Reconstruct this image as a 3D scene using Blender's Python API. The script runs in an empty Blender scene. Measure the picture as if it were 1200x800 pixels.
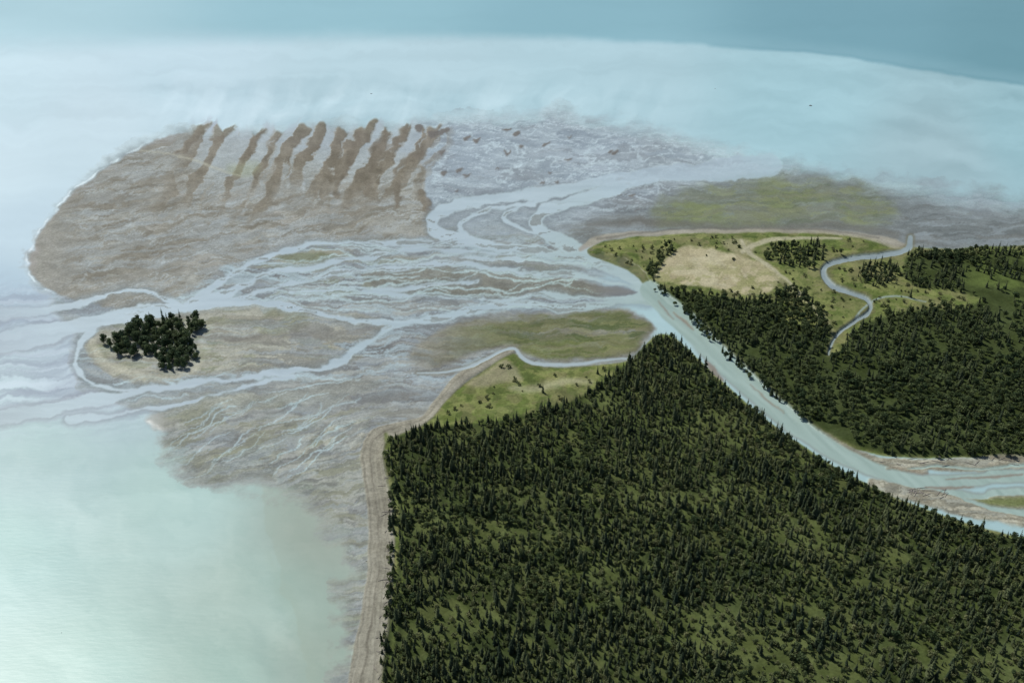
import bpy, math, numpy as np, random, time
T0=time.time()
random.seed(7); RNG=np.random.default_rng(11)
# ------------------------------------------------------------------ setup
sc=bpy.context.scene
sc.view_settings.view_transform='Standard'; sc.view_settings.look='None'; sc.view_settings.exposure=0
H=450.0; PITCH=math.radians(32); FP=1200*35/36
cp,sp=math.cos(PITCH),math.sin(PITCH)
cam=bpy.data.cameras.new('camera'); cam.lens=35; cam.sensor_width=36; cam.clip_start=1; cam.clip_end=400000
co=bpy.data.objects.new('camera',cam); sc.collection.objects.link(co)
co.location=(0,0,H); co.rotation_euler=(math.pi/2-PITCH,0,0); sc.camera=co
# camera frame pixels <-> world ground (plane rectification)
def to_world(u,v):
    dx=(u-600)/FP; dy=(400-v)/FP
    y=cp+dy*sp; z=-sp+dy*cp
    t=-H/z
    return dx*t,y*t
def to_pixel(x,y):
    d=y*cp+H*sp; up=y*sp-H*cp
    return 600+FP*x/d, 400-FP*up/d
# ------------------------------------------------------------------ noise
TAB=RNG.random((512,512)).astype(np.float32)
def vnoise(x,y,s=0):
    x=np.asarray(x,dtype=np.float32)+s*37.7; y=np.asarray(y,dtype=np.float32)+s*91.3
    xi=np.floor(x); yi=np.floor(y); fx=x-xi; fy=y-yi
    xi=xi.astype(np.int64)&511; yi=yi.astype(np.int64)&511
    fx=fx*fx*(3-2*fx); fy=fy*fy*(3-2*fy)
    x1=(xi+1)&511; y1=(yi+1)&511
    a=TAB[yi,xi]; b=TAB[yi,x1]; c=TAB[y1,xi]; d=TAB[y1,x1]
    return (a+(b-a)*fx)*(1-fy)+(c+(d-c)*fx)*fy
def fbm(x,y,o=4,s=0,g=0.5):
    t=0;a=1;n=0
    for i in range(o):
        c,q=math.cos(0.6*i),math.sin(0.6*i)
        t=t+a*vnoise((x*c-y*q)*2**i,(x*q+y*c)*2**i,s+i*3); n+=a; a*=g
    return t/n*2-1
def fbma(x,y,o=4,s=0,g=0.5): # keeps streak direction
    t=0;a=1;n=0
    for i in range(o):
        t=t+a*vnoise(x*2**i,y*2**i,s+i*3); n+=a; a*=g
    return t/n*2-1
# ------------------------------------------------------------------ grid
S=1.1
us=np.concatenate([-np.geomspace(200,6000,26)[::-1][:-1],np.arange(-200,0,4),np.arange(0,1200,S),np.arange(1200,1400,4),1400+np.geomspace(10,5000,26)])
vs=np.concatenate([-329+np.geomspace(3,240,40),np.arange(-86,0,3),np.arange(0,800,S),np.arange(800,920,4),920+np.geomspace(10,5000,30)])
U,V=np.meshgrid(us.astype(np.float32),vs.astype(np.float32))
X,Y=to_world(*np.meshgrid(us,vs)); X=X.astype(np.float32); Y=Y.astype(np.float32)
W1=fbm(U/38,V/26,6,1,0.6); W2=fbm(U/38,V/26,6,5,0.6)
def box(u0,u1,v0,v1):
    return (slice(*np.searchsorted(vs,[v0,v1])),slice(*np.searchsorted(us,[u0,u1])))
def cr(P,k=5,closed=False,w=None):
    P=[np.array(p,float) for p in P]; n=len(P); out=[]; ow=[]
    rng=range(n if closed else n-1)
    for i in rng:
        if closed: p0,p1,p2,p3=P[i-1],P[i],P[(i+1)%n],P[(i+2)%n]
        else: p0,p1,p2,p3=P[max(i-1,0)],P[i],P[i+1],P[min(i+2,n-1)]
        for j in range(k):
            t=j/k
            out.append(0.5*((2*p1)+(-p0+p2)*t+(2*p0-5*p1+4*p2-p3)*t*t+(-p0+3*p1-3*p2+p3)*t**3))
            if w is not None: ow.append(w[i]*(1-t)+w[i+1]*t)
    if not closed:
        out.append(P[-1])
        if w is not None: ow.append(w[-1])
    return np.array(out),ow
def new(val=60.): return np.full(U.shape,val,np.float32)
def stroke(pts,w,warp=3,F=None,mg=24,k=4,lat=None):
    if F is None: F=new()
    if np.isscalar(w): w=[w]*len(pts)
    if len(w)!=len(pts): w=list(np.interp(np.linspace(0,1,len(pts)),np.linspace(0,1,len(w)),w))
    P,ww=cr(pts,k,False,w)
    for i in range(len(P)-1):
        a,b=P[i],P[i+1]; wa,wb=ww[i],ww[i+1]; m=max(wa,wb)+mg+warp
        bx=box(min(a[0],b[0])-m,max(a[0],b[0])+m,min(a[1],b[1])-m,max(a[1],b[1])+m)
        u=U[bx]+warp*W1[bx]-a[0]; v=V[bx]+warp*W2[bx]-a[1]
        if u.size==0: continue
        d=b-a; L=d@d+1e-6
        t=np.clip((u*d[0]+v*d[1])/L,0,1)
        q=np.hypot(u-t*d[0],v-t*d[1])-(wa+(wb-wa)*t)
        if lat is not None:
            sgn=(d[0]*v-d[1]*u)/math.sqrt(L)
            lat[bx]=np.where(q<F[bx],sgn/(wa+(wb-wa)*t),lat[bx])
        F[bx]=np.minimum(F[bx],q)
    return F
def poly(pts,warp=3,mg=40,smooth=True):
    P=cr(pts,4,True)[0] if smooth else np.array(pts,float)
    F=new(mg); n=len(P); m=mg+warp
    B=box(P[:,0].min()-m,P[:,0].max()+m,P[:,1].min()-m,P[:,1].max()+m)
    ins=np.zeros(U[B].shape,bool); u=U[B]+warp*W1[B]; v=V[B]+warp*W2[B]
    for i in range(n):
        a=P[i]; b=P[(i+1)%n]
        if abs(a[1]-b[1])>1e-6:
            c=((a[1]>v)!=(b[1]>v))&(u<(b[0]-a[0])*(v-a[1])/(b[1]-a[1])+a[0]); ins^=c
        bx=box(min(a[0],b[0])-m,max(a[0],b[0])+m,min(a[1],b[1])-m,max(a[1],b[1])+m)
        uu=U[bx]+warp*W1[bx]-a[0]; vv=V[bx]+warp*W2[bx]-a[1]
        if uu.size==0: continue
        d=b-a; L=d@d+1e-6; t=np.clip((uu*d[0]+vv*d[1])/L,0,1)
        F[bx]=np.minimum(F[bx],np.hypot(uu-t*d[0],vv-t*d[1]))
    F[B]=np.where(ins,-F[B],F[B]); return F
def sm(F,f=2.):
    t=np.clip(0.5-F/(2*f),0,1); return t*t*(3-2*t)
def ss(x,a,b):
    t=np.clip((x-a)/(b-a),0,1); return t*t*(3-2*t)
def idw(S,p=3.):
    num=np.zeros(U.shape+(3,),np.float32); den=np.zeros(U.shape,np.float32)
    for (a,b,c) in S:
        w=1/(((U-a)**2+((V-b)*1.3)**2)**(p/2)+3000.); den+=w; num+=w[...,None]*np.array(c,np.float32)
    return num/den[...,None]
C=None  # surface colours, with distance haze painted in; no volume
def paint(m,c):
    global C
    c=np.asarray(c,np.float32); C=C+(c-C)*m[...,None]
def flat(c): return np.stack([np.full(U.shape,x,np.float32) for x in c],-1)
def patches(mask,cols,su,sv,a,seed,edge=.06,th=.12,shear=0.,wp=1.):
    for i,c in enumerate(cols):
        f=fbma((U+V*shear+26*wp*W1)/su,(V-U*shear*.3+9*wp*W2)/sv,5,seed+7*i,.55); paint(mask*ss(f,th,th+edge)*a,c)
# ------------------------------------------------------------------ sea
C=idw([(0,100,(202,226,230)),(200,90,(197,221,226)),(450,85,(190,217,221)),(700,95,(184,214,218)),(950,110,(170,207,211)),  # upper-left samples raised: haze and sun glare painted into the water colour
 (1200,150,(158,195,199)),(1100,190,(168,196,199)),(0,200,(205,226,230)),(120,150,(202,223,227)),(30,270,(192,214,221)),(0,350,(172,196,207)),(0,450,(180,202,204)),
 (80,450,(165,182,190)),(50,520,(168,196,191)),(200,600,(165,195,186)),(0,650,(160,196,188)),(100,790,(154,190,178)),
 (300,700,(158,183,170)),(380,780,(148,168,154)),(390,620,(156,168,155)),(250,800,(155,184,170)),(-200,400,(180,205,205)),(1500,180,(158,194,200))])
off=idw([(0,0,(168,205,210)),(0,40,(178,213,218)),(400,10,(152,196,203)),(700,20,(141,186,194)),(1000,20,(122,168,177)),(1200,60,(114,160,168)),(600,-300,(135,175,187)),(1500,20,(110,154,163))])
Vb=np.interp(U,[-200,0,200,400,600,800,950,1100,1200,1500],[58,52,46,42,42,51,63,84,100,150])+4*W2
ft=np.interp(U,[0,500,900,1200],[22,10,3,3])
st1=fbma((U+60*W1)/170,(V+14*W2+U*0.02)/11,5,21)
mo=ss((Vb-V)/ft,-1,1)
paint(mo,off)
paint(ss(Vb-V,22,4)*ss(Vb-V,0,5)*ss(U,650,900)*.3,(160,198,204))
C+= (st1*10*(1-mo)*np.interp(V,[40,120,200,500,800],[1,1,.5,.6,.4])+st1*3*mo)[...,None]
sw=fbma((U*0.6+V*1.4+30*W1)/60,(V-U*0.32+10*W2)/16,5,33)
C+= (sw*10*ss(U,750,1000)*(1-mo)*ss(V,260,180))[...,None]
wm=ss(V,70,125)*ss(V,178,140)*ss(U,150,230)*ss(U,960,560)
ws=fbma((U+V*0.5+14*W1)/17,(V+6*W2)/60,5,41); ws2=fbm((U+20*W1)/60,(V+12*W2)/26,5,43)
C+= (wm*(ws*17+ws2*15))[...,None]*np.array([1.1,.9,.85])
s2=fbm((U+50*W1)/150,(V+50*W2-U*0.3)/60,6,52)
bl=ss(V,470,540)*ss(U,480,380)
C+= (bl*s2*15)[...,None]*np.array([1,.75,.75])
s2b=fbma((U*.5+V+30*W1)/90,(V*.4-U+30*W2)/30,5,57)
C+= (bl*s2b*8)[...,None]*np.array([1,.8,.7])
ar=stroke([(312,650),(332,695),(352,745),(366,800)],[3,7,9,11],8)
paint(sm(ar,8)*.3,(150,172,154))
paint(bl*ss(U-np.interp(V,[560,640,720,800],[300,318,340,366])+12*W1,-1,3)*.28,(148,162,142))
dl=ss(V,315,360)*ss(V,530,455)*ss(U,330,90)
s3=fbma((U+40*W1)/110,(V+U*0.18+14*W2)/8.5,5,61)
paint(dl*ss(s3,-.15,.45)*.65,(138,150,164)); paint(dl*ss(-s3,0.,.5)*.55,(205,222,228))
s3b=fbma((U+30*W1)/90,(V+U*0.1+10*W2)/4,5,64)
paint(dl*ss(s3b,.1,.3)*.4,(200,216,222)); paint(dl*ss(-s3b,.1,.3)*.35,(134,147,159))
# ------------------------------------------------------------------ tidal flats
FL=poly([(30,325),(35,290),(60,250),(85,220),(125,195),(165,172),(200,160),(240,156),(350,156),(470,148),(560,138),(640,134),(720,146),(800,163),(870,184),(950,203),(1050,216),(1200,240),(1700,280),(1700,310),(1060,300),(700,310),(760,400),(700,480),(470,520),(450,560),(440,700),(428,960),(408,960),(410,760),(412,700),(404,640),(372,600),(320,568),(250,556),(205,530),(200,500),(165,475),(105,452),(88,400),(60,350)],14)
flc=idw([(550,170,(152,162,172)),(700,190,(152,162,172)),(850,205,(162,173,181)),(1000,215,(150,164,170)),(1150,250,(126,134,139)),(600,260,(141,150,157)),
 (450,310,(126,133,140)),(300,300,(132,138,145)),(350,400,(134,135,136)),(450,440,(122,123,124)),(250,500,(145,147,142)),(350,550,(135,136,127)),
 (410,650,(146,149,138)),(415,780,(138,138,125)),(480,480,(120,119,116)),(150,350,(156,165,173)),(650,320,(124,129,133)),(750,250,(125,129,133)),(950,250,(112,115,114))])
fe=np.interp(U,[0,300,480,900,1200],[10,14,14,20,26])+16*ss(V,470,540)*ss(U,430,380)
mfl=np.clip(0.5-FL/(2*fe),0,1); mfl=mfl*mfl*(3-2*mfl)
mfl=np.clip(mfl+ (mfl>0.02)*(mfl<.98)*0.5*W1,0,1)
flw=flc.copy()
s4=fbma((U+30*W1)/75,(V+8*W2)/6.5,6,71,.6); s5=fbm(X/26,Y/26,6,77,.6)
flw+=(s4*16)[...,None]*np.array([1,.97,.92])+(s5*14)[...,None]
paint(mfl,flw)
gen=mfl
low=gen*ss(V,250,300)
patches(low,[(116,118,122),(160,160,155),(110,109,108),(150,159,167),(148,146,137)],70,9,.5,300)
patches(low,[(102,102,102),(168,170,167)],34,4.5,.4,350)
patches(low*ss(V,355,340)*ss(U,280,330)*ss(U,740,680),[(118,120,92),(128,128,104)],60,5,.45,365,.05,.2)
top=gen*ss(V,290,235)*ss(U,470,520)
patches(top,[(132,142,153),(168,179,187),(126,131,138)],50,8,.5,370,.1)
tm=gen*ss(V,285,230)*ss(U,470,520)*ss(U,1060,900)
r1=1-np.abs(fbm((U+14*W1)/44,(V+10*W2)/12,5,81))*2
paint(tm*ss(r1,.86,.99)*.6,(190,204,211))
r1b=1-np.abs(fbma((U+V*.5+12*W1)/40,(V-U*.1+6*W2)/5,5,84))*2
paint(tm*ss(r1b,.85,.99)*.45,(196,208,214))
# ------------------------------------------------------------------ north bar
NB=poly([(34,322),(38,288),(62,252),(88,222),(128,198),(165,176),(195,160),(240,160),(300,168),(360,170),(430,172),(470,176),(500,198),(498,245),(505,268),(480,282),(440,281),(380,282),(320,292),(280,306),(240,330),(190,352),(140,362),(80,348)],8)
mnb=sm(NB,2)*ss(V+16*W2,156,196)
mnb=np.maximum(mnb,sm(NB,2)*ss(U,240,190))
nbc=flat((143,139,133))
s6=fbma((U+V*.6+30*W1)/80,(V-U*.28+12*W2)/9,6,91,.6)
nbc+=(s6*17)[...,None]*np.array([1,1,1.1])+(s5*11)[...,None]
paint(mnb,nbc)
nbm=mnb*ss(U,50,110)
patches(nbm,[(124,118,108),(158,157,153),(116,109,99),(146,147,147)],80,9,.5,400,.08,.1,-.8)
patches(nbm*ss(V,330,260),[(112,105,94),(162,165,168)],40,5,.45,440,.08,.16,-.8)
patches(nbm*ss(V,215,260)*ss(V,350,320),[(150,154,158)],50,4,.5,455,.06,.12,-.4)
r4=1-np.abs(fbma((U-V*.9+30*W1)/80,(V+U*.25+10*W2)/10,5,461))*2
paint(nbm*ss(r4,.88,.99)*.55,(172,177,181))
foam=ss(np.abs(NB-2.5),1.8,.5)*ss(U,200,130)*ss(V,350,330)*ss(fbm(U/9,V/9,3,93),-.4,.2)
paint(foam*.8,(222,232,236))
# mud fingers : irregular ridges leaning down-left
sl=U+(V-150)*.42+(V-150)**2*.0012
jit=fbm(U/60,V*0,2,480)
fn=.65*fbma((sl+22*W1)/15,(V+20*W2)/70,4,471,.55)+.17*np.sin(sl/4.0+3.0*W1+2.5*jit)
tip=147+20*fbm(U/18,V*0,3,475)
tail=fbm(sl/22,V*0,2,490)*38
fband=ss(V,tip,tip+5)*ss(V+24*W2+tail,262,205)*ss(U+.5*V,285,325)*ss(sl+10*W1,545,505)
fdark=fband*ss(fn,-.01,.07)*np.interp(U,[200,330,400],[.65,.85,1])
gap=ss(V,tip-8,tip+6)*ss(V+20*W2,240,180)*ss(U,205,255)*ss(U,510,480)*(1-fdark)
paint(gap*ss(-fn,-.06,.06)*.72,flat((166,173,179))+(ws*9)[...,None])
paint(fband*ss(fn,-.1,.0)*.55,(142,135,125))
paint(fdark*.88,flat((116,107,95))+(s6*16)[...,None])
FM=new()
fing=[([(243,139),(236,150),(226,165),(205,180)],[2,5,4,2]),([(272,146),(262,158),(248,175)],[2,5,2]),([(312,152),(300,170),(288,186)],[1,5,2]),
([(421,155),(414,175),(402,205),(396,232)],[2,5,5,2]),([(450,153),(441,170),(436,192),(422,210)],[2,6,5,3]),([(472,150),(463,162)],[2,4]),
([(470,196),(484,186),(497,177)],[4,8,3]),([(440,208),(430,232)],[5,3]),([(498,232),(497,248)],[6,4]),([(466,200),(470,222),(462,246)],[3,4,2])]
for p,w in fing: FM=stroke(p,w,13,FM)
FM=FM+3*fbm(U/10,V/14,3,478)
paint(sm(FM,2)*.85,(116,107,96))
fall=np.maximum(sm(FM,3),fdark)
C+= (fall*fbm(U/7,V/12,4,95)*16)[...,None]
paint(sm(stroke([(168,176),(205,183),(245,193),(285,208)],[.8,1.2,1.6,.8],5),1.3)*.5,(176,172,158))
paint(sm(poly([(268,192),(300,190),(306,200),(288,208),(270,202)],6),5)*.4,(142,145,116))
IS=new()
for i in range(26):
    a=RNG.uniform(500,745); b=RNG.uniform(150,236)+max(0,(a-640))*.12; l=RNG.uniform(2,9); w=RNG.uniform(.6,2.2)*(1.1 if a<640 else .7)
    IS=stroke([(a,b),(a+l*.5,b-RNG.uniform(-2,2)),(a+l,b-RNG.uniform(-1,3))],[w*.5,w,w*.4],7,IS,mg=8,k=2)
for a,b,l,w in [(505,158,14,4),(520,154,8,3.5),(491,152,3,5),(545,163,8,2),(603,157,1,4),(521,205,4,2.5),(540,200,3,2),(640,168,5,1.5),(680,222,5,1.2),(612,172,3,2),(720,178,4,2)]:
    IS=stroke([(a,b),(a+l,b-2)],[w,w*.6],7,IS,mg=8,k=2)
paint(sm(IS,1.2)*.9,(108,102,98))
# ------------------------------------------------------------------ outer right flats
GR=poly([(672,280),(690,262),(740,246),(800,226),(860,212),(950,210),(1040,222),(1090,240),(1200,252),(1700,270),(1700,300),(1200,294),(1060,288),(900,272),(760,280),(690,296)],10)
gg=flat((112,116,116))+(s5*14)[...,None]+(s4*13)[...,None]
mgr=sm(GR,14)*.85
paint(mgr,gg)
patches(mgr,[(96,99,99),(136,141,144),(106,105,101),(144,152,158)],45,5,.5,500)
GG=poly([(770,240),(830,220),(900,213),(980,215),(1035,228),(1045,252),(1000,266),(900,264),(820,262),(775,262)],12)
gn=fbm(X/40,Y/40,6,101,.6)
paint(sm(GG,14)*(.35+.35*ss(gn,-.3,.3)),(112,119,88)); paint(sm(GG,14)*ss(gn,-.02,.3)*.55,(120,127,82))
patches(sm(GG,10),[(98,104,84),(132,135,94),(116,117,104)],40,4.5,.45,530)
paint(sm(stroke([(690,266),(760,260),(840,266),(920,266),(1000,268),(1052,278)],[3,5,4,5,6,4],7),4)*.6,(104,101,95))
# ------------------------------------------------------------------ bars between the channels
BARS=new()
def bar(pts,c,wp=8,f=2.2,a=.9,tex=14,fade=None):
    global BARS
    F=poly(pts,wp); BARS=np.minimum(BARS,F); m=sm(F,f)*a
    if fade is not None: m=m*fade
    cc=flat(c)+(s5*tex*.8)[...,None]+(s4*tex*1.1)[...,None]
    paint(m,cc); return F
bar([(425,320),(480,314),(560,317),(620,322),(680,330),(738,337),(742,347),(690,350),(600,346),(520,346),(450,337)],(122,119,112))
bar([(316,300),(340,293),(372,293),(420,300),(412,309),(350,309)],(154,150,138)); paint(sm(poly([(325,300),(345,295),(378,297),(395,305),(350,307)],4),3)*.75,(106,108,84))
bar([(540,305),(600,303),(660,309),(690,318),(640,316),(580,312)],(131,131,128),8,4,.75)
bar([(430,300),(470,296),(500,300),(470,306)],(130,128,124),6,4,.7)
IB=bar([(100,412),(104,398),(130,380),(170,365),(240,359),(320,357),(400,366),(452,378),(440,390),(395,400),(425,418),(360,430),(280,437),(215,441),(170,452),(145,445),(118,430)],(162,158,147),10,2.2,.95,14,np.interp(U,[250,450],[1,.65]))
mi=sm(IB,2)
patches(mi,[(138,135,127),(176,172,160),(146,148,150),(128,122,112)],70,6,.5,560)
paint(sm(IB+6,5)*ss(fbm(X/22,Y/14,5,111),.08,.3)*.4,(122,124,98)); patches(sm(IB+3,4)*ss(U,330,250),[(112,115,86)],26,4,.4,585,.08,.22)
patches(mi*ss(U,230,320),[(136,140,146),(120,117,112)],60,5,.6,590,.05,.08)
paint(sm(stroke([(235,395),(300,397),(370,392),(445,384)],[2,5,5,1],7),3)*.55,(120,115,110))
paint(sm(stroke([(108,400),(116,420),(138,432),(180,446),(215,440),(235,425)],[4,5,5,5,4,2],5),3)*.7,(182,176,161))
bar([(170,492),(200,478),(240,466),(305,460),(296,474),(250,486),(215,503),(185,503)],(156,153,142),10,4,.7)
bar([(300,462),(360,452),(420,446),(450,452),(400,466),(330,474)],(138,136,130),10,6,.55)
rb=bar([(378,516),(388,497),(410,490),(432,493),(430,510),(410,530),(392,528)],(168,164,153),5,2,.9)
rip=np.sin((U*0.9+V*0.75+9*W1)*0.85)
C+= (sm(rb,2)*rip*9)[...,None]
bar([(344,518),(362,506),(378,514),(366,530),(350,536)],(162,158,147),6,2.5,.85)
bar([(355,545),(375,532),(392,535),(380,550),(368,558)],(154,150,138),6,3,.65)
bar([(235,565),(250,540),(300,520),(330,530),(320,552),(270,566)],(142,140,128),11,9,.5)
sm2=ss(V,455,500)*ss(U,470,440)*gen
patches(sm2,[(154,154,141),(116,117,119),(162,161,152),(126,125,106),(142,148,152)],55,8,.55,600,.08,.1,-.9)
patches(sm2,[(104,104,101),(172,172,168)],28,4,.4,640,.08,.18,-.9)
MM=poly([(480,425),(492,402),(530,376),(590,366),(650,366),(700,362),(740,366),(768,384),(752,402),(735,416),(690,420),(640,423),(600,407),(560,412),(520,430)],9)
mmc=flat((128,124,113))+(s5*13+s4*14)[...,None]
mmm=sm(MM,3)
paint(mmm*.92,mmc)
patches(mmm,[(148,143,131),(104,100,91),(122,125,125)],60,6,.5,660)
mg=ss(U,470,640)*(.2+.8*ss(fbma((U+30*W1)/60,(V+8*W2)/8,5,131),-.2,.12))
paint(sm(MM+3,3)*mg*.9,(99,102,66)); paint(sm(MM+5,4)*ss(U,540,700)*ss(s4,-.02,.2)*.8,(72,82,47))
paint(sm(poly([(610,404),(660,398),(720,396),(745,402),(725,412),(670,418),(630,418)],6),4)*.75,(102,108,60))
patches(sm(MM+3,3)*ss(U,520,620),[(82,90,50),(132,130,92),(112,108,82)],36,4.5,.5,690)
# ------------------------------------------------------------------ braids
CH=new()
chan=[
([(762,342),(742,322),(715,307),(690,297),(665,288),(642,276),(628,262),(632,249),(660,238),(700,228),(730,214),(770,205),(830,200),(900,194)],[11,12,10,9,8.5,8,8,7,7,7,8,10,12,14]),
([(715,307),(660,298),(610,292),(560,286),(520,275),(505,262),(512,248),(540,238),(580,231),(640,225),(700,213),(760,203),(830,197)],[4,5,6,7,8,8,7,6,6,6,6,7,6]),
([(640,276),(600,262),(590,250),(610,240),(640,232)],[3,2,1.5,1.5,2]),
([(560,286),(540,268),(548,252),(580,242),(625,238)],[3,2.5,2,2,2]),
([(758,352),(720,353),(680,360),(640,359),(600,355),(560,361),(520,370),(470,377),(420,376),(360,366),(300,356),(240,357),(180,364),(120,374),(60,388),(0,402)],[5,4,4,3,4,4.5,3.5,3.5,2.2,3,4,5,7,9,11,14]),
([(470,377),(440,392),(415,408),(395,425),(330,436),(270,445),(215,452),(160,460),(90,472),(0,492)],[3.5,2.5,4,4.5,2.6,3,4,5,7,9]),
([(505,284),(450,284),(390,284),(340,290),(305,302),(275,322),(245,342),(215,356)],[4,3,2,2.5,3,3,4,4]),
([(600,296),(540,296),(480,291),(430,300),(380,310),(330,316),(290,332),(250,350),(200,362)],[3,2.4,2,3,2.2,3,3.5,5,5]),
([(740,335),(690,325),(640,320),(590,316),(530,310),(470,312),(410,318),(350,330),(300,345),(250,356)],[3,2.2,2.6,1.8,2,2.6,2.4,3,2.2,3]),
([(748,346),(700,350),(640,346),(580,350),(520,350),(460,342),(400,340),(340,344)],[4,2.2,1.6,2,1.4,2,2,1.5]),
([(690,310),(640,305),(590,303),(540,304)],[2,1.6,1.5,1.2]),
([(560,330),(500,335),(440,338)],[1.2,1.5,1.2]),
([(215,356),(150,340),(110,352),(60,360),(0,368)],[3,2,3,4,6]),
([(120,376),(95,400),(92,430),(110,450),(160,458)],[5,3,2,2.5,4]),
([(345,440),(300,448),(230,470),(150,482),(80,492)],[1.5,1.6,2,2,3]),
]
for p,w in chan: CH=stroke(p,w,7,CH)
CH=CH+3.0*fbm((U+10*W1)/24,V/11,3,701)*ss(-CH,8,2)
TH=new()
R2=random.Random(5)
for i in range(105):
    a=R2.uniform(200,730); b=R2.uniform(285,362) if a>440 else R2.uniform(290,470)
    pts=[(a,b)]; th=R2.uniform(-.15,.25)
    for j in range(R2.randint(3,7)):
        th=.6*th+.4*R2.uniform(-.6,.65); a-=R2.uniform(12,32); b+=th*18; pts.append((a,b))
    w=R2.uniform(.3,1.25); TH=stroke(pts,[w*.4]+[w]*(len(pts)-2)+[w*.4],9,TH,mg=7)
for i in range(30):
    a=R2.uniform(230,440); b=R2.uniform(455,520); pts=[(a,b)]
    for j in range(R2.randint(2,5)):
        a-=R2.uniform(8,20); b+=R2.uniform(3,16); pts.append((a,b))
    w=R2.uniform(.3,.9); TH=stroke(pts,[w*.4]+[w]*(len(pts)-2)+[w*.4],10,TH,mg=7)
chc=idw([(800,390,(160,180,170)),(700,300,(173,192,190)),(600,240,(181,198,202)),(760,205,(184,203,208)),(500,300,(174,190,195)),(500,370,(172,190,194)),(300,350,(174,191,197)),(100,375,(184,203,208)),(0,400,(186,206,212)),(0,490,(182,203,205)),(250,445,(172,188,194)),(950,190,(180,204,208))])
halo=sm(CH-3,5)*.5
paint(halo*ss(V,200,240),(122,129,135))
nomm=(1-.85*sm(MM-3,3))*(1-mnb)*(1-.7*mi)
paint(sm(TH,.8)*.8*nomm*gen,chc)
bm=gen*ss(V,262,290)*ss(V,475,430)*ss(U,760,700)*ss(U,60,160)*(1-.8*sm(BARS,3))*nomm
r2=1-np.abs(fbma((U+34*W1)/95,(V+12*W2)/11,4,141))*2.4
r3=1-np.abs(fbma((U+24*W1)/55,(V+9*W2)/6.5,4,147))*2.4
paint(bm*ss(r2,.72,.9)*.65,(160,175,183)); paint(bm*ss(r3,.8,.95)*.55,(170,184,191))
cst=fbma((U+20*W1)/50,(V+6*W2)/4,4,151)
mch=sm(CH,1.2)
sh=ss(fbma((U+24*W1)/34,(V+8*W2)/4.2,4,705),.14,.2)*ss(-CH,.6,2.)*ss(V,232,250)*ss(V,400,370)*ss(U,730,690)*ss(U,120,200)
mch=mch*(1-.8*sh)
paint(sm(CH,1.2)*sh*.8,(126,128,128))
paint(mch*np.interp(U,[0,60,200],[.5,.8,.97])*np.interp(V,[195,225],[.65,1]),chc+(cst*10)[...,None])
# ------------------------------------------------------------------ land
LR=poly([(688,293),(712,283),(760,277),(840,272),(930,272),(1010,278),(1056,289),(1120,292),(1200,289),(1700,284),(3500,300),(3500,560),(1700,560),(1200,537),(1100,537),(1040,534),(1000,526),(950,507),(915,482),(885,455),(850,423),(815,389),(785,361),(760,337),(735,316),(702,303)],3)
LN=poly([(440,545),(446,515),(485,500),(516,472),(545,450),(575,428),(600,414),(640,430),(700,427),(738,421),(765,396),(782,392),(800,404),(830,432),(862,462),(905,498),(945,526),(990,554),(1040,578),(1100,602),(1200,630),(1500,690),(3500,960),(3500,5900),(300,5900),(430,960),(440,800),(446,740),(454,680),(456,620),(452,575)],2)
mlr=sm(LR,1.3); mln=sm(LN,1.3)
g1=fbm(X/30,Y/30,6,161,.6); g2=fbm(X/9,Y/9,5,165,.6)
grass=flat((103,110,62))+(g1*20)[...,None]*np.array([1,.8,.7])+(g2*14)[...,None]
mla=np.maximum(mlr,mln)
paint(mla,grass)
def wpatch(mask,cols,sc_,a,seed,th=.08,edge=.07):
    for i,c in enumerate(cols): paint(mask*ss(fbm(X/sc_+W1*.3,Y/sc_+W2*.3,5,seed+7*i,.6),th,th+edge)*a,c)
wpatch(mla,[(80,91,46),(132,129,84),(122,116,86),(94,105,56)],34,.55,720)
wpatch(mla,[(62,73,38),(142,139,92),(112,105,77)],12,.45,750,.12)
SP=poly([(768,328),(780,310),(797,292),(815,289),(850,296),(885,306),(908,318),(912,332),(900,345),(868,347),(830,338),(795,333)],5)
spc=flat((172,159,133))+(g1*13+g2*12)[...,None]
msp=sm(SP,2.5)
paint(msp*.95,spc)
wpatch(msp,[(156,144,116),(182,172,148)],18,.5,770); wpatch(msp*ss(V,300,335),[(134,132,88),(122,122,80)],11,.6,785,.1)
paint(sm(poly([(845,283),(870,280),(884,290),(878,300),(858,296)],4),3)*.7,(156,145,120))
SD=stroke([(680,292),(694,284),(720,277),(780,273),(850,270),(920,270),(990,275),(1040,283),(1062,292)],[2,4,3,2.6,2.4,2.6,3,5,5],3)
paint(sm(SD,1.5)*.85,flat((156,148,134))+(g2*12)[...,None]); paint(sm(stroke([(700,281),(780,270),(870,267),(960,270),(1030,279)],[1.2,1,1,1,1],3),1)*.5,(100,96,90))
RD=stroke([(868,283),(876,296),(896,310),(918,328),(938,347),(952,362),(962,380)],[2,2.5,2.2,2,1.6,1.4,1],2)
RD=stroke([(870,296),(895,284),(930,281),(985,282)],[3,3,2,1.4],2,RD)
paint(sm(RD,1.2)*.85,flat((170,161,140))+(g2*10)[...,None])
RD2=stroke([(905,322),(935,350),(962,368),(975,395),(968,430),(980,470),(978,520)],[3,3,2,1.6,1.5,1.6,1],3)
paint(sm(RD2,2)*.65,(148,141,112))
NF=poly([(456,545),(466,520),(500,508),(560,502),(600,496),(640,486),(680,472),(706,455),(728,438),(752,414),(772,402),(786,402),(815,428),(850,462),(895,500),(935,528),(985,558),(1040,585),(1100,611),(1200,640),(1500,715),(3500,980),(3500,5900),(300,5900),(446,960),(454,800),(462,740),(469,680),(472,620),(468,575)],2)
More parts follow.
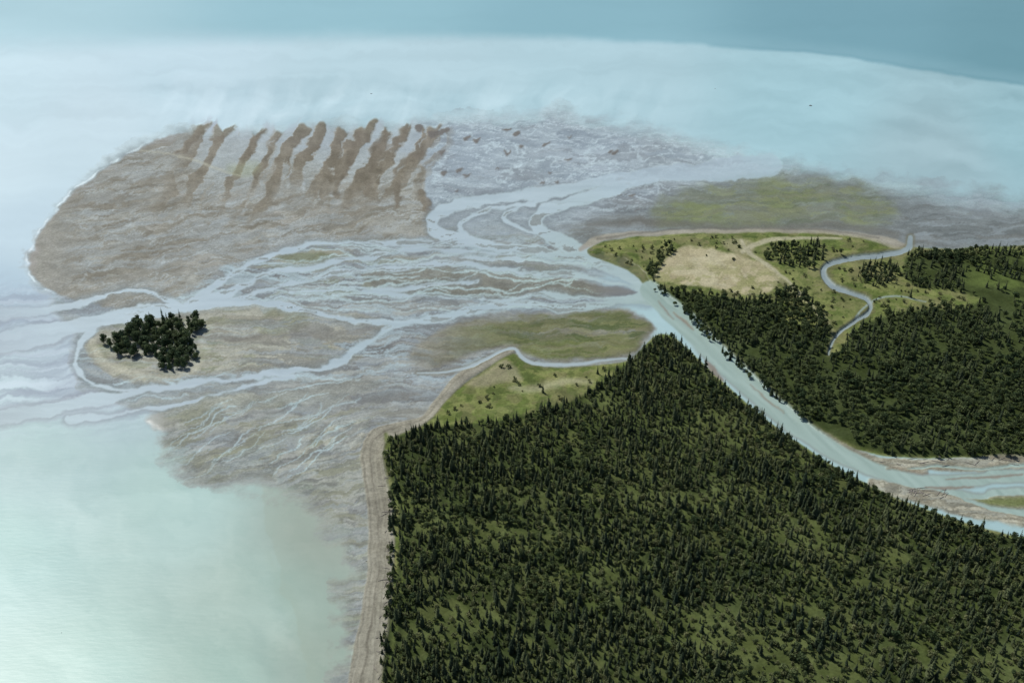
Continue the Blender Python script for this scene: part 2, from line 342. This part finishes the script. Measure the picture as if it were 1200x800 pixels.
RF=poly([(762,345),(800,346),(860,356),(905,360),(915,382),(945,388),(968,392),(972,420),(985,418),(1000,398),(1030,378),(1080,368),(1130,366),(1155,352),(1120,340),(1070,332),(1062,312),(1080,303),(1200,300),(1700,296),(3400,310),(3400,550),(1700,550),(1200,532),(1100,532),(1045,530),(1005,520),(958,500),(922,475),(890,448),(855,418),(820,384),(790,358)],2)
fcol=flat((60,68,38))+(g1*13+g2*12)[...,None]
paint(sm(NF-4,2.5),fcol); paint(sm(RF-3,2.5)*.95,fcol)
op=fbm(X/50,Y/38,5,171); opx=op+.3*ss(U,760,1050)*ss(V,560,680); mead=sm(NF,3)*ss(opx,.1,.36)
wpatch(sm(NF,2)+0,[(78,86,46),(50,58,32),(90,93,56)],14,.6,790)
paint(mead*.7,flat((86,92,54))+(g2*18)[...,None])
paint(sm(RF,3)*ss(U,1100,1160)*ss(V,365,345)*ss(g1,-.2,.2)*.8,(92,103,54))
paint(sm(poly([(598,455),(640,449),(690,446),(688,452),(650,457),(610,461)],6),4)*.65,(164,157,132))
paint(sm(poly([(548,452),(568,434),(590,424),(604,432),(612,445),(590,452),(560,458)],6),4)*.7,(144,134,115))
# ------------------------------------------------------------------ beach
lat=np.zeros(U.shape,np.float32)
BE=stroke([(424,1000),(429,800),(438,740),(445,680),(447,620),(442,570),(436,535),(444,515),(468,503),(498,493),(516,470),(536,448),(562,430),(590,416),(606,411)],[21,20,18,16,15,14,14,13,8,6,6,7,6,4,1.5],2,lat=lat)
mbe=sm(BE,1.4)
bec=flat((140,133,122))+(g2*13+s5*9)[...,None]
l2=lat+.14*W1
ln_=fbma(l2*5,V/160,4,801,.6)
bec+=(ln_*24)[...,None]
paint(mbe,bec)
brk=.5+.5*ss(fbm(V/30,U/200,3,805),-.3,.2)
for c0,wd,cc,a in [(-.78,.10,(100,95,87),.5),(-.2,.12,(106,99,90),.6),(.15,.16,(166,159,145),.5),(.62,.10,(160,153,138),.45),(.93,.10,(98,101,72),.6)]:
    paint(mbe*ss(np.abs(l2-c0),wd,wd*.2)*a*brk*ss(V,470,520),cc)
paint(sm(stroke([(452,512),(457,530),(464,560),(472,600),(471,680),(463,740),(455,800),(450,900)],[2,4,2.5,1.6,1.6,2,2,2],3),2)*.7,flat((94,102,56))+(g2*14)[...,None])
CK=stroke([(742,420),(722,420),(700,422),(680,426),(655,427),(630,427),(614,420),(604,409),(592,410),(575,418),(555,428),(530,435),(490,438)],[.8,1.2,1.6,2,2,2.4,2.4,1.8,1.8,2,2,1.4,.8],2.5)
paint(sm(CK-2,2)*.5,(114,110,98)); paint(sm(CK,1),(168,182,184))
CR=stroke([(1068,278),(1064,292),(1035,298),(1000,303),(972,312),(966,322),(974,335),(996,345),(1016,353),(1018,366),(1000,379),(985,389),(976,402),(972,416)],[3,3.4,3.6,3.2,3,3.4,3.2,2.6,3,2.6,2.4,2,1.5,1],3.5)
paint(sm(CR-2.5,2)*.6,(104,99,78)); paint(sm(CR,1),flat((142,156,156))+(g2*14)[...,None])
CR2=stroke([(1000,379),(1010,364),(1030,352),(1055,350),(1085,355)],[1.2,1.2,1,1,.6],2)
paint(sm(CR2,.8)*.9,(140,150,148))
# ------------------------------------------------------------------ main river and gravel bars
BK=new()
BK=stroke([(912,478),(940,498),(975,518),(1010,536),(1050,546),(1085,552)],[1,3,4,6,7,3],4,BK)
BK=stroke([(1030,541),(1090,545),(1150,543),(1200,541),(1500,550)],[4,7,8,8,8],5,BK)
BK=stroke([(1020,566),(1080,582),(1130,592),(1200,600),(1400,640)],[3,9,13,18,20],5,BK)
bkc=flat((154,146,132))+(s4*20+g2*16)[...,None]
paint(sm(BK,2)*.95,bkc); patches(sm(BK,2),[(118,108,95),(178,171,157),(134,134,130),(106,101,90)],26,4,.5,820)
RV=stroke([(1500,585),(1200,558),(1150,561),(1110,565),(1075,565),(1040,556),(1000,540),(960,517),(927,494),(896,468),(866,440),(837,412),(810,386),(785,362),(762,341)],[11,7,7,8,8,8,9,10,11,12,13,13,13,13,12],3)
RV=stroke([(1080,562),(1110,575),(1150,581),(1200,576),(1500,600)],[4,4,3,4,5],4,RV)
RV=stroke([(1120,580),(1160,594),(1200,602),(1300,625)],[1.5,3,4,5],4,RV)
RV=stroke([(1060,552),(1100,546),(1150,549),(1200,545),(1300,550)],[1,1.6,1.2,2,2],4,RV)
rvc=flat((157,178,168))+(fbma((U*.75+V*.66+8*W1)/50,(V*.75-U*.66+5*W2)/4,4,181)*14)[...,None]
mrv=sm(RV,1.4); paint(sm(RV-2,2.5)*.5*ss(U,800,830),(120,112,98)); paint(mrv,rvc)
paint(sm(poly([(1140,586),(1165,582),(1200,583),(1260,590),(1230,597),(1180,593)],5),4)*.8*(1-mrv),flat((100,107,62))+(g2*12)[...,None])
MB=stroke([(826,424),(834,432),(846,446)],[1,4,1.5],5)
MB=stroke([(790,366),(802,378),(812,388)],[.6,1.6,.6],4,MB)
MB=stroke([(1040,550),(1062,552),(1088,556)],[1,2,1],5,MB); MB=stroke([(1110,562),(1160,557),(1200,556)],[.6,1.4,1],5,MB)
MB=stroke([(1085,572),(1108,572),(1140,570)],[1,1.6,.8],5,MB); MB=stroke([(770,352),(778,362),(790,374)],[.4,.9,.4],4,MB)
MB=stroke([(880,452),(900,470),(918,486)],[.4,1.,.4],5,MB)
paint(sm(MB,1.5)*.85,(136,124,110))
# ------------------------------------------------------------------ relief (metres)
water=np.maximum.reduce([mrv,mch,sm(CK,1),sm(CR,1)])*(1-sm(MB,1.5))
beach=mbe*(1-water)
land=np.maximum(mlr,mln)*(1-water)*(1-sm(BK,2))
upl=np.maximum(ss(-LR,0,9),ss(-LN,0,9))
mb_=np.maximum.reduce([mnb*ss(-NB,-2,8)*.5,fall*.7,ss(-BARS,-1,6)*.6,ss(-MM,-1,6)*.8,sm(IS,2)*.5,sm(BK,3)*.7])
Z=mb_*(1-water)*.9+upl*1.8*(1-water)+beach*(.9+.4*np.cos(lat*2.2))+land*.35*g2+ (1-water)*gen*.1*s5
Z=np.where(water>.9,0,Z).astype(np.float32)
dry=np.maximum.reduce([mln,mlr,mbe,sm(BK,2),fall,sm(IS,1)])*(1-water)
wet=np.clip(np.maximum(water,1-gen)*(1-dry),0,1)
wet=np.maximum(wet,.35*gen*(1-np.maximum.reduce([mln,mlr,mbe,mnb*.6,sm(BARS,2)*.6])))
cls=np.zeros(U.shape,np.int8)
cls[gen>.5]=2; cls[(mnb>.5)|(fall>.5)|(mgr>.5)]=2
cls[(land>.5)|(sm(BK,2)>.5)]=3; cls[beach>.5]=4; cls[water>.5]=1
print('painted',time.time()-T0)
GAIN=0.86
c=np.clip(C,4,250)/255.
lin=np.where(c<=.04045,c/12.92,((c+.055)/1.055)**2.4)*GAIN
lin=lin*(1+(1-wet)[...,None]*np.array([.12,.19,.11]))
rgba=np.concatenate([lin,wet[...,None]],-1).astype(np.float32)
# ------------------------------------------------------------------ materials
def mat(name):
    m=bpy.data.materials.new(name); m.use_nodes=True; n=m.node_tree.nodes; return m,n,m.node_tree.links,n['Principled BSDF']
gm,n,l,b=mat('delta_surface')
at=n.new('ShaderNodeAttribute'); at.attribute_name='Col'
geo=n.new('ShaderNodeNewGeometry')
nz=n.new('ShaderNodeTexNoise'); nz.inputs['Scale'].default_value=.5; nz.inputs['Detail'].default_value=6; nz.inputs['Roughness'].default_value=.7
l.new(geo.outputs['Position'],nz.inputs['Vector'])
mr=n.new('ShaderNodeMapRange'); mr.inputs[1].default_value=.25; mr.inputs[2].default_value=.75; mr.inputs[3].default_value=.68; mr.inputs[4].default_value=1.32
l.new(nz.outputs['Fac'],mr.inputs[0])
nb=n.new('ShaderNodeTexNoise'); nb.inputs['Scale'].default_value=.07; nb.inputs['Detail'].default_value=9; nb.inputs['Roughness'].default_value=.72; nb.inputs['Distortion'].default_value=.8
l.new(geo.outputs['Position'],nb.inputs['Vector'])
mrb=n.new('ShaderNodeMapRange'); mrb.inputs[1].default_value=.3; mrb.inputs[2].default_value=.7; mrb.inputs[3].default_value=.76; mrb.inputs[4].default_value=1.24
l.new(nb.outputs['Fac'],mrb.inputs[0])
mu=n.new('ShaderNodeMath'); mu.operation='MULTIPLY'; l.new(mr.outputs[0],mu.inputs[0]); l.new(mrb.outputs[0],mu.inputs[1])
mx=n.new('ShaderNodeMix'); mx.data_type='FLOAT'; l.new(at.outputs['Alpha'],mx.inputs[0]); l.new(mu.outputs[0],mx.inputs[2]); mx.inputs[3].default_value=1.0
vm=n.new('ShaderNodeVectorMath'); vm.operation='SCALE'; l.new(at.outputs['Color'],vm.inputs[0]); l.new(mx.outputs[0],vm.inputs['Scale'])
l.new(vm.outputs[0],b.inputs['Base Color'])
rr=n.new('ShaderNodeMapRange'); rr.inputs[3].default_value=.95; rr.inputs[4].default_value=.38; l.new(at.outputs['Alpha'],rr.inputs[0]); l.new(rr.outputs[0],b.inputs['Roughness'])
sr=n.new('ShaderNodeMapRange'); sr.inputs[3].default_value=.08; sr.inputs[4].default_value=.25; l.new(at.outputs['Alpha'],sr.inputs[0]); l.new(sr.outputs[0],b.inputs['Specular IOR Level'])
mp=n.new('ShaderNodeMapping'); mp.inputs['Rotation'].default_value=(0,0,math.radians(-12)); mp.inputs['Scale'].default_value=(.12,.42,.3); l.new(geo.outputs['Position'],mp.inputs['Vector'])
nw=n.new('ShaderNodeTexNoise'); nw.inputs['Scale'].default_value=1; nw.inputs['Detail'].default_value=4; l.new(mp.outputs[0],nw.inputs['Vector'])
bp=n.new('ShaderNodeBump'); bp.inputs['Distance'].default_value=.11; bp.inputs['Strength'].default_value=.5; l.new(nw.outputs['Fac'],bp.inputs['Height'])
bp2=n.new('ShaderNodeBump'); bp2.inputs['Distance'].default_value=.4; bp2.inputs['Strength'].default_value=.6; l.new(nz.outputs['Fac'],bp2.inputs['Height'])
mn=n.new('ShaderNodeMix'); mn.data_type='VECTOR'; l.new(at.outputs['Alpha'],mn.inputs[0]); l.new(bp2.outputs[0],mn.inputs[4]); l.new(bp.outputs[0],mn.inputs[5]); l.new(mn.outputs[1],b.inputs['Normal'])
# ------------------------------------------------------------------ meshes of the sheet
NVr,NUc=U.shape
co3=np.stack([X,Y,Z],-1).reshape(-1,3)
ii=(np.arange(NVr-1)[:,None]*NUc+np.arange(NUc-1)[None,:])
quads=np.stack([ii+NUc,ii+NUc+1,ii+1,ii],-1).reshape(-1,4)
fcl=cls[:-1,:-1].reshape(-1)
rg=rgba.reshape(-1,4)
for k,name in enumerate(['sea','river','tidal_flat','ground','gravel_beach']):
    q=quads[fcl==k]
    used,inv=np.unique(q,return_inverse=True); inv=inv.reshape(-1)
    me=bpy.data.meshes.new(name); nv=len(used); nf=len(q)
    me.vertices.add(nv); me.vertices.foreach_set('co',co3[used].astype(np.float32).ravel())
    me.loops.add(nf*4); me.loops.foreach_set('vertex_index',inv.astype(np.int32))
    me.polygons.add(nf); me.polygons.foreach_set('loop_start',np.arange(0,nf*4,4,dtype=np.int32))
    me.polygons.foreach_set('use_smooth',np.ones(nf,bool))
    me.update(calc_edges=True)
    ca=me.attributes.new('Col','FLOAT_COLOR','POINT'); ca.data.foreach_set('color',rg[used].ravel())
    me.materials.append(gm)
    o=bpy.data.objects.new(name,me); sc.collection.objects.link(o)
print('sheet',time.time()-T0)
# ------------------------------------------------------------------ tree prototypes
def leafmat(name,c0,c1,tr=0.):
    m,n,l,b=mat(name)
    oi=n.new('ShaderNodeObjectInfo'); g=n.new('ShaderNodeNewGeometry'); nz=n.new('ShaderNodeTexNoise'); nz.inputs['Scale'].default_value=.022; nz.inputs['Detail'].default_value=6; nz.inputs['Roughness'].default_value=.65
    l.new(g.outputs['Position'],nz.inputs['Vector'])
    ad=n.new('ShaderNodeMath'); ad.operation='MULTIPLY_ADD'; l.new(nz.outputs['Fac'],ad.inputs[0]); ad.inputs[1].default_value=2.2
    m2=n.new('ShaderNodeMath'); m2.operation='MULTIPLY_ADD'; l.new(oi.outputs['Random'],m2.inputs[0]); m2.inputs[1].default_value=.95; m2.inputs[2].default_value=-1.08
    l.new(m2.outputs[0],ad.inputs[2])
    mx=n.new('ShaderNodeMix'); mx.data_type='RGBA'; mx.clamp_factor=True; l.new(ad.outputs[0],mx.inputs[0]); mx.inputs[6].default_value=(*c0,1); mx.inputs[7].default_value=(*c1,1)
    l.new(mx.outputs[2],b.inputs['Base Color']); b.inputs['Roughness'].default_value=.75; b.inputs['Specular IOR Level'].default_value=.12
    if tr>0:
        t=n.new('ShaderNodeBsdfTranslucent'); l.new(mx.outputs[2],t.inputs[0])
        ms=n.new('ShaderNodeMixShader'); ms.inputs[0].default_value=tr; l.new(b.outputs[0],ms.inputs[1]); l.new(t.outputs[0],ms.inputs[2]); l.new(ms.outputs[0],n['Material Output'].inputs[0])
    return m
bark,_,_,bb=mat('bark'); bb.inputs['Base Color'].default_value=(.11,.09,.07,1); bb.inputs['Roughness'].default_value=.9
m_sp=leafmat('spruce_needles',(.036,.054,.030),(.12,.14,.062),.2)
m_br=leafmat('broad_leaves',(.052,.08,.034),(.14,.17,.068),.25)
m_sh=leafmat('shrub_leaves',(.085,.11,.045),(.20,.21,.095),.25)
m_dk=leafmat('grove_leaves',(.06,.092,.045),(.13,.165,.072),.25)
def tube(V_,F_,M_,p0,p1,r0,r1,mi,n=5):
    p0=np.array(p0,float);p1=np.array(p1,float); d=p1-p0; d/=np.linalg.norm(d)
    a=np.cross(d,[0.3,.9,.1]); a/=np.linalg.norm(a); b=np.cross(d,a); s=len(V_)
    for p,r in((p0,r0),(p1,r1)):
        for i in range(n):
            t=2*math.pi*i/n; V_.append(tuple(p+r*(a*math.cos(t)+b*math.sin(t))))
    for i in range(n): F_.append((s+i,s+(i+1)%n,s+n+(i+1)%n,s+n+i)); M_.append(mi)
def mk(name,V_,F_,M_,mats):
    me=bpy.data.meshes.new(name); me.from_pydata(V_,[],F_)
    for m in mats: me.materials.append(m)
    me.polygons.foreach_set('material_index',M_); me.update(); return me
def spruce(name,seed,h=12,rad=.17,m=None):
    r=random.Random(seed); V_=[];F_=[];M_=[]
    tube(V_,F_,M_,(0,0,-.5),(0,0,h*.97),h*.016,.03,0)
    L=14
    for i in range(L):
        t=(i+.5)/L; z=h*(.07+.9*t); R=h*rad*(1-t)**.8*r.uniform(.75,1.2)+.18
        nb=7 if t<.7 else 5; a0=r.random()*6.28
        for j in range(nb):
            if r.random()<.12: continue
            a=a0+2*math.pi*j/nb+r.uniform(-.25,.25); RR=R*r.uniform(.6,1.25); zz=z+r.uniform(-.3,.3)
            ca,sa=math.cos(a),math.sin(a); w=RR*.42; dr=RR*r.uniform(.2,.5)
            s=len(V_)
            V_+= [(0,0,zz+.25),(ca*RR*.55-sa*w,sa*RR*.55+ca*w,zz-dr*.7),(ca*RR,sa*RR,zz-dr),(ca*RR*.55+sa*w,sa*RR*.55-ca*w,zz-dr*.7),(ca*RR*.6,sa*RR*.6,zz+.1)]
            F_+= [(s,s+1,s+4),(s+1,s+2,s+4),(s+2,s+3,s+4),(s+3,s,s+4)]; M_+= [1]*4
    s=len(V_); V_+= [(.16,0,h*.93),(-.08,.14,h*.93),(-.08,-.14,h*.93),(0,0,h*1.02)]; F_+= [(s,s+1,s+3),(s+1,s+2,s+3),(s+2,s,s+3)]; M_+= [1]*3
    return mk(name,V_,F_,M_,[bark,m or m_sp])
def broad(name,seed,h=8,rad=3,nl=300,m=None,ls=.55,base=.3):
    r=random.Random(seed); V_=[];F_=[];M_=[]
    tube(V_,F_,M_,(0,0,-.4),(0,0,h*.5),h*.028,h*.016,0)
    blobs=[]
    for i in range(7):
        a=r.random()*6.28; q=rad*r.uniform(.2,.62); z=h*r.uniform(base+.15,.82); blobs.append((math.cos(a)*q,math.sin(a)*q,z,rad*r.uniform(.35,.6)))
        if i<5: tube(V_,F_,M_,(0,0,h*r.uniform(.2,.45)),(blobs[-1][0],blobs[-1][1],z),h*.014,.04,0,4)
    blobs.append((0,0,h*.8,rad*.5))
    for i in range(nl):
        bx=r.choice(blobs); d=np.array([r.gauss(0,1) for _ in range(3)]); d/=np.linalg.norm(d); q=bx[3]*r.uniform(.6,1.1)
        p=np.array(bx[:3])+d*q*np.array([1,1,.85])
        nn=d+np.array([r.gauss(0,.5) for _ in range(3)]); nn/=np.linalg.norm(nn); a=np.cross(nn,[.2,.5,.8]); a/=np.linalg.norm(a)+1e-6; b=np.cross(nn,a); k=ls*r.uniform(.6,1.3)
        s=len(V_); V_+= [tuple(p+a*k),tuple(p+b*k*.8),tuple(p-a*k),tuple(p-b*k*.8)]; F_.append((s,s+1,s+2,s+3)); M_.append(1)
    return mk(name,V_,F_,M_,[bark,m or m_br])
def coll(name,meshes):
    c=bpy.data.collections.new(name)
    for m in meshes: c.objects.link(bpy.data.objects.new(m.name,m))
    return c
SPm=[spruce('a_spruce_tree%d'%i,i,12*random.uniform(.9,1.1),random.uniform(.13,.2)) for i in range(8)]
BRm=[broad('b_alder_tree%d'%i,20+i,7.5,2.9,280,None,.48) for i in range(4)]
SHm=[broad('c_willow_shrub%d'%i,40+i,3.2,2.0,90,m_sh,.42,.05) for i in range(3)]
GVm=[broad('d_cottonwood_tree%d'%i,60+i,12,4.6,700,m_dk,.55,.12) for i in range(4)]
C_all=coll('forest_trees',SPm+BRm+SHm)
C_gr=coll('grove_trees',[spruce('a_grove_spruce%d'%i,80+i,14,.18,m_dk) for i in range(2)]+GVm)
def group(c):
    ng=bpy.data.node_groups.new('scatter_'+c.name,'GeometryNodeTree')
    ng.interface.new_socket('Geometry',in_out='INPUT',socket_type='NodeSocketGeometry'); ng.interface.new_socket('Geometry',in_out='OUTPUT',socket_type='NodeSocketGeometry')
    N=ng.nodes; I=N.new('NodeGroupInput'); O=N.new('NodeGroupOutput'); P=N.new('GeometryNodeInstanceOnPoints'); K=N.new('GeometryNodeCollectionInfo')
    K.inputs['Collection'].default_value=c; K.inputs['Separate Children'].default_value=True; K.inputs['Reset Children'].default_value=True
    def na(nm,t):
        a=N.new('GeometryNodeInputNamedAttribute'); a.data_type=t; a.inputs['Name'].default_value=nm; return [o for o in a.outputs if o.enabled and o.name=='Attribute'][0]
    P.inputs['Pick Instance'].default_value=True
    L=ng.links; L.new(I.outputs[0],P.inputs['Points']); L.new(K.outputs[0],P.inputs['Instance']); L.new(na('idx','INT'),P.inputs['Instance Index'])
    L.new(na('rot','FLOAT_VECTOR'),P.inputs['Rotation']); L.new(na('scl','FLOAT_VECTOR'),P.inputs['Scale']); L.new(P.outputs[0],O.inputs[0]); return ng
G_all=group(C_all); G_gr=group(C_gr)
def samp(A,u,v):
    iu=np.clip(np.interp(u,us,np.arange(len(us))),0,len(us)-1.001); iv=np.clip(np.interp(v,vs,np.arange(len(vs))),0,len(vs)-1.001)
    return A[np.round(iv).astype(int),np.round(iu).astype(int)]
def forest(name,x,y,idx,s,ng):
    u,v=to_pixel(x,y); z=samp(Z,u,v); n_=len(x); me=bpy.data.meshes.new(name); me.vertices.add(n_)
    me.vertices.foreach_set('co',np.stack([x,y,z],-1).astype(np.float32).ravel())
    a=me.attributes.new('idx','INT','POINT'); a.data.foreach_set('value',idx.astype(np.int32))
    rot=np.zeros((n_,3),np.float32); rot[:,2]=RNG.uniform(0,6.28,n_); rot[:,:2]=RNG.normal(0,.05,(n_,2))
    a=me.attributes.new('rot','FLOAT_VECTOR','POINT'); a.data.foreach_set('vector',rot.ravel())
    sv=np.stack([s*RNG.uniform(.8,1.3,n_),s*RNG.uniform(.8,1.3,n_),s],-1).astype(np.float32)
    a=me.attributes.new('scl','FLOAT_VECTOR','POINT'); a.data.foreach_set('vector',sv.ravel())
    o=bpy.data.objects.new(name,me); sc.collection.objects.link(o); md=o.modifiers.new('scatter','NODES'); md.node_group=ng; print(name,n_)
def grid(x0,x1,y0,y1,d):
    gx,gy=np.meshgrid(np.arange(x0,x1,d),np.arange(y0,y1,d)); gx=gx.ravel()+RNG.uniform(-.7,.7,gx.size)*d; gy=gy.ravel()+RNG.uniform(-.7,.7,gy.size)*d
    return gx,gy
def populate(name,F,dens,x0,x1,y0,y1,d,kind):
    x,y=grid(x0,x1,y0,y1,d); u,v=to_pixel(x,y); ok=(samp(F,u,v)<0)&(u<1420)&(v<900)&(RNG.random(x.size)<samp(dens,u,v)); x=x[ok];y=y[ok];u=u[ok];v=v[ok]
    idx,s=kind(x,y,u,v); forest(name,x,y,idx,s,G_all)
gapn=fbm(X/14,Y/12,3,231)
dn=np.clip(.98-.55*mead-.5*ss(gapn,.2,.4),.1,1)
def k_sp(x,y,u,v):
    n_=len(x); r=RNG.random(n_); i=RNG.integers(0,8,n_); bl=fbm(x/45,y/45,3,201)
    isb=r<(.14+.5*ss(bl,0,.4)); i=np.where(isb,RNG.integers(8,12,n_),i)
    tall=1+.3*fbm(x/30,y/30,2,205)
    s=RNG.uniform(.32,.8,n_)*tall+.38*(RNG.random(n_)<.13); return i,s*np.where(isb,.9,1)
def k_mix(x,y,u,v):
    n_=len(x); i=RNG.integers(0,8,n_); bl=fbm(x/60,y/40,3,211); isb=RNG.random(n_)<(.35+.6*ss(bl,-.3,.2)); i=np.where(isb,RNG.integers(8,12,n_),i)
    return i,RNG.uniform(.42,.95,n_)*np.where(isb,1.1,.95)+.25*(RNG.random(n_)<.1)
def k_sh(x,y,u,v):
    n_=len(x); return RNG.integers(12,15,n_),RNG.uniform(.35,1.1,n_)
populate('spruce_forest',np.maximum(NF-5,LN+1.5),dn,-110,700,280,800,3.5,k_sp)
populate('forest_understory',NF-2,np.full(U.shape,.8,np.float32),-110,700,280,800,4.2,k_sh)
fr=fbm(X/60,Y/45,4,221); fr2=fbm(X/38,Y/38,4,225)
dr=np.clip(.97-.85*ss(U,1110,1150)*ss(V,372,350)*ss(fr,-.3,.15)-.7*ss(fr2,.24,.36),0,1)*(1-sm(RD2-1.5,2))*(1-sm(CR-4,2))
populate('mixed_forest',np.maximum(RF-4,LR+1.5),dr,100,1000,520,1150,4.4,k_mix)
CL=np.minimum.reduce([poly([(893,298),(912,289),(960,290),(966,300),(958,318),(935,318),(905,308)],5),poly([(1002,326),(1015,312),(1040,308),(1056,318),(1050,334),(1022,338)],5),
 poly([(905,352),(925,340),(950,352),(968,372),(962,386),(920,388),(906,372)],5),poly([(756,322),(768,305),(778,291),(790,290),(782,306),(768,326)],4),poly([(1060,300),(1110,297),(1200,294),(1500,292),(1500,303),(1200,303),(1090,308)],4)])
populate('spit_stand',CL,np.full(U.shape,.9,np.float32)*(1-sm(CR-4,2)),50,1400,550,1200,4.6,k_mix)
populate('meadow_shrubs',np.maximum(LR+6,-RF),(.10+.4*ss(g1,.05,.3))*(1-.9*sm(SP,3))*(1-sm(CR-4,3))*(1-sm(RD-2,2)),50,1000,520,1150,4.6,k_sh)
populate('bank_shrubs',np.maximum(LN+8,-NF),(.03+.35*ss(g1,.1,.35))*ss(CK,3,5)*ss(BE,2,4),-110,300,400,800,4.6,k_sh)
IG=poly([(126,412),(138,396),(158,381),(185,374),(212,378),(236,377),(238,388),(222,398),(233,416),(224,428),(206,436),(186,432),(180,417),(152,421)],4)
x,y=grid(-500,-150,550,900,5.4); u,v=to_pixel(x,y); ok=(samp(IG,u,v)<0); x=x[ok];y=y[ok]; n_=len(x)
forest('island_grove',x,y,np.where(RNG.random(n_)<.25,RNG.integers(0,2,n_),RNG.integers(2,6,n_)),RNG.uniform(.4,1.05,n_),G_gr)
for (u,v,me,s) in [(122,403,GVm[0],.85),(212,378,SPm[1],1.1),(1066,350,SPm[2],.9),(890,352,SPm[3],.9),(985,300,BRm[0],.9),(636,462,SPm[4],.8),(700,440,SPm[0],.7)]:
    x,y=to_world(u,v); nm='cottonwood_tree' if me in GVm else ('alder_tree' if me in BRm else 'spruce_tree')
    o=bpy.data.objects.new(nm,me); sc.collection.objects.link(o); o.location=(x,y,float(samp(Z,u,v))); o.scale=(s,s,s); o.rotation_euler=(0,0,random.random()*6)
# ------------------------------------------------------------------ driftwood & rocks
dm,n,l,b=mat('driftwood'); b.inputs['Base Color'].default_value=(.3,.27,.23,1); b.inputs['Roughness'].default_value=.9
def logs(name,pts,L=(2,6)):
    V_=[];F_=[];M_=[]
    for (u,v) in pts:
        x,y=to_world(u,v); z=float(samp(Z,u,v))+.15; a=random.gauss(.2,.7); q=random.uniform(*L)/2
        tube(V_,F_,M_,(x-math.cos(a)*q,y-math.sin(a)*q,z),(x+math.cos(a)*q,y+math.sin(a)*q,z+.2),.22,.12,0,6)
        s=len(V_); tube(V_,F_,M_,(x,y,z),(x+random.uniform(-.7,.7),y+random.uniform(-.7,.7),z+.5),.09,.04,0,4)
    me=mk(name,V_,F_,M_,[dm]); o=bpy.data.objects.new(name,me); sc.collection.objects.link(o)
logs('driftwood_logs',[(random.gauss(0,3)+np.interp(v,[500,600,700,800],[452,456,454,442]),v) for v in [random.uniform(520,800) for _ in range(45)]])
logs('driftwood_logs',[(random.uniform(1030,1190),random.uniform(537,546)) for _ in range(18)]+[(random.uniform(1065,1110),random.gauss(578,3)) for _ in range(24)],(3,9))
rk,n,l,b=mat('dark_rock'); b.inputs['Base Color'].default_value=(.06,.06,.06,1); b.inputs['Roughness'].default_value=.8
for (u,v,s) in [(435,110,1.3),(950,124,1.9),(838,104,1.0),(72,741,.6),(430,657,.7),(426,664,.6)]:
    r=random.Random(int(u)); V_=[];F_=[];M_=[]
    x,y=to_world(u,v); R=7
    for i in range(4):
        for j in range(R):
            a=2*math.pi*j/R; q=s*math.cos(i*.48)*r.uniform(.7,1.2); V_.append((q*math.cos(a)*1.5,q*math.sin(a),-.3+s*.55*math.sin(i*.48)*r.uniform(.8,1.2)))
    for i in range(3):
        for j in range(R): F_.append((i*R+j,i*R+(j+1)%R,(i+1)*R+(j+1)%R,(i+1)*R+j)); M_.append(0)
    F_.append(tuple(3*R+j for j in range(R))); M_.append(0)
    me=mk('boulder',V_,F_,M_,[rk]); o=bpy.data.objects.new('boulder',me); sc.collection.objects.link(o); o.location=(x,y,float(samp(Z,u,v)))
# ------------------------------------------------------------------ light
EL=math.radians(50); AZ=math.radians(-42)
sd=bpy.data.lights.new('sun','SUN'); sd.energy=3.9; sd.angle=math.radians(.5); sd.color=(1,.98,.94)
so=bpy.data.objects.new('sun',sd); sc.collection.objects.link(so)
from mathutils import Vector
dirv=Vector((math.sin(AZ)*math.cos(EL),math.cos(AZ)*math.cos(EL),math.sin(EL)))
so.rotation_euler=dirv.to_track_quat('Z','Y').to_euler(); so.location=dirv*900
w=bpy.data.worlds.new('World'); sc.world=w; w.use_nodes=True; wn=w.node_tree.nodes
sk=wn.new('ShaderNodeTexSky'); sk.sky_type='NISHITA'; sk.sun_disc=False; sk.sun_elevation=EL; sk.sun_rotation=AZ; sk.altitude=400
w.node_tree.links.new(sk.outputs[0],wn['Background'].inputs[0]); wn['Background'].inputs[1].default_value=.08
print('done',time.time()-T0)
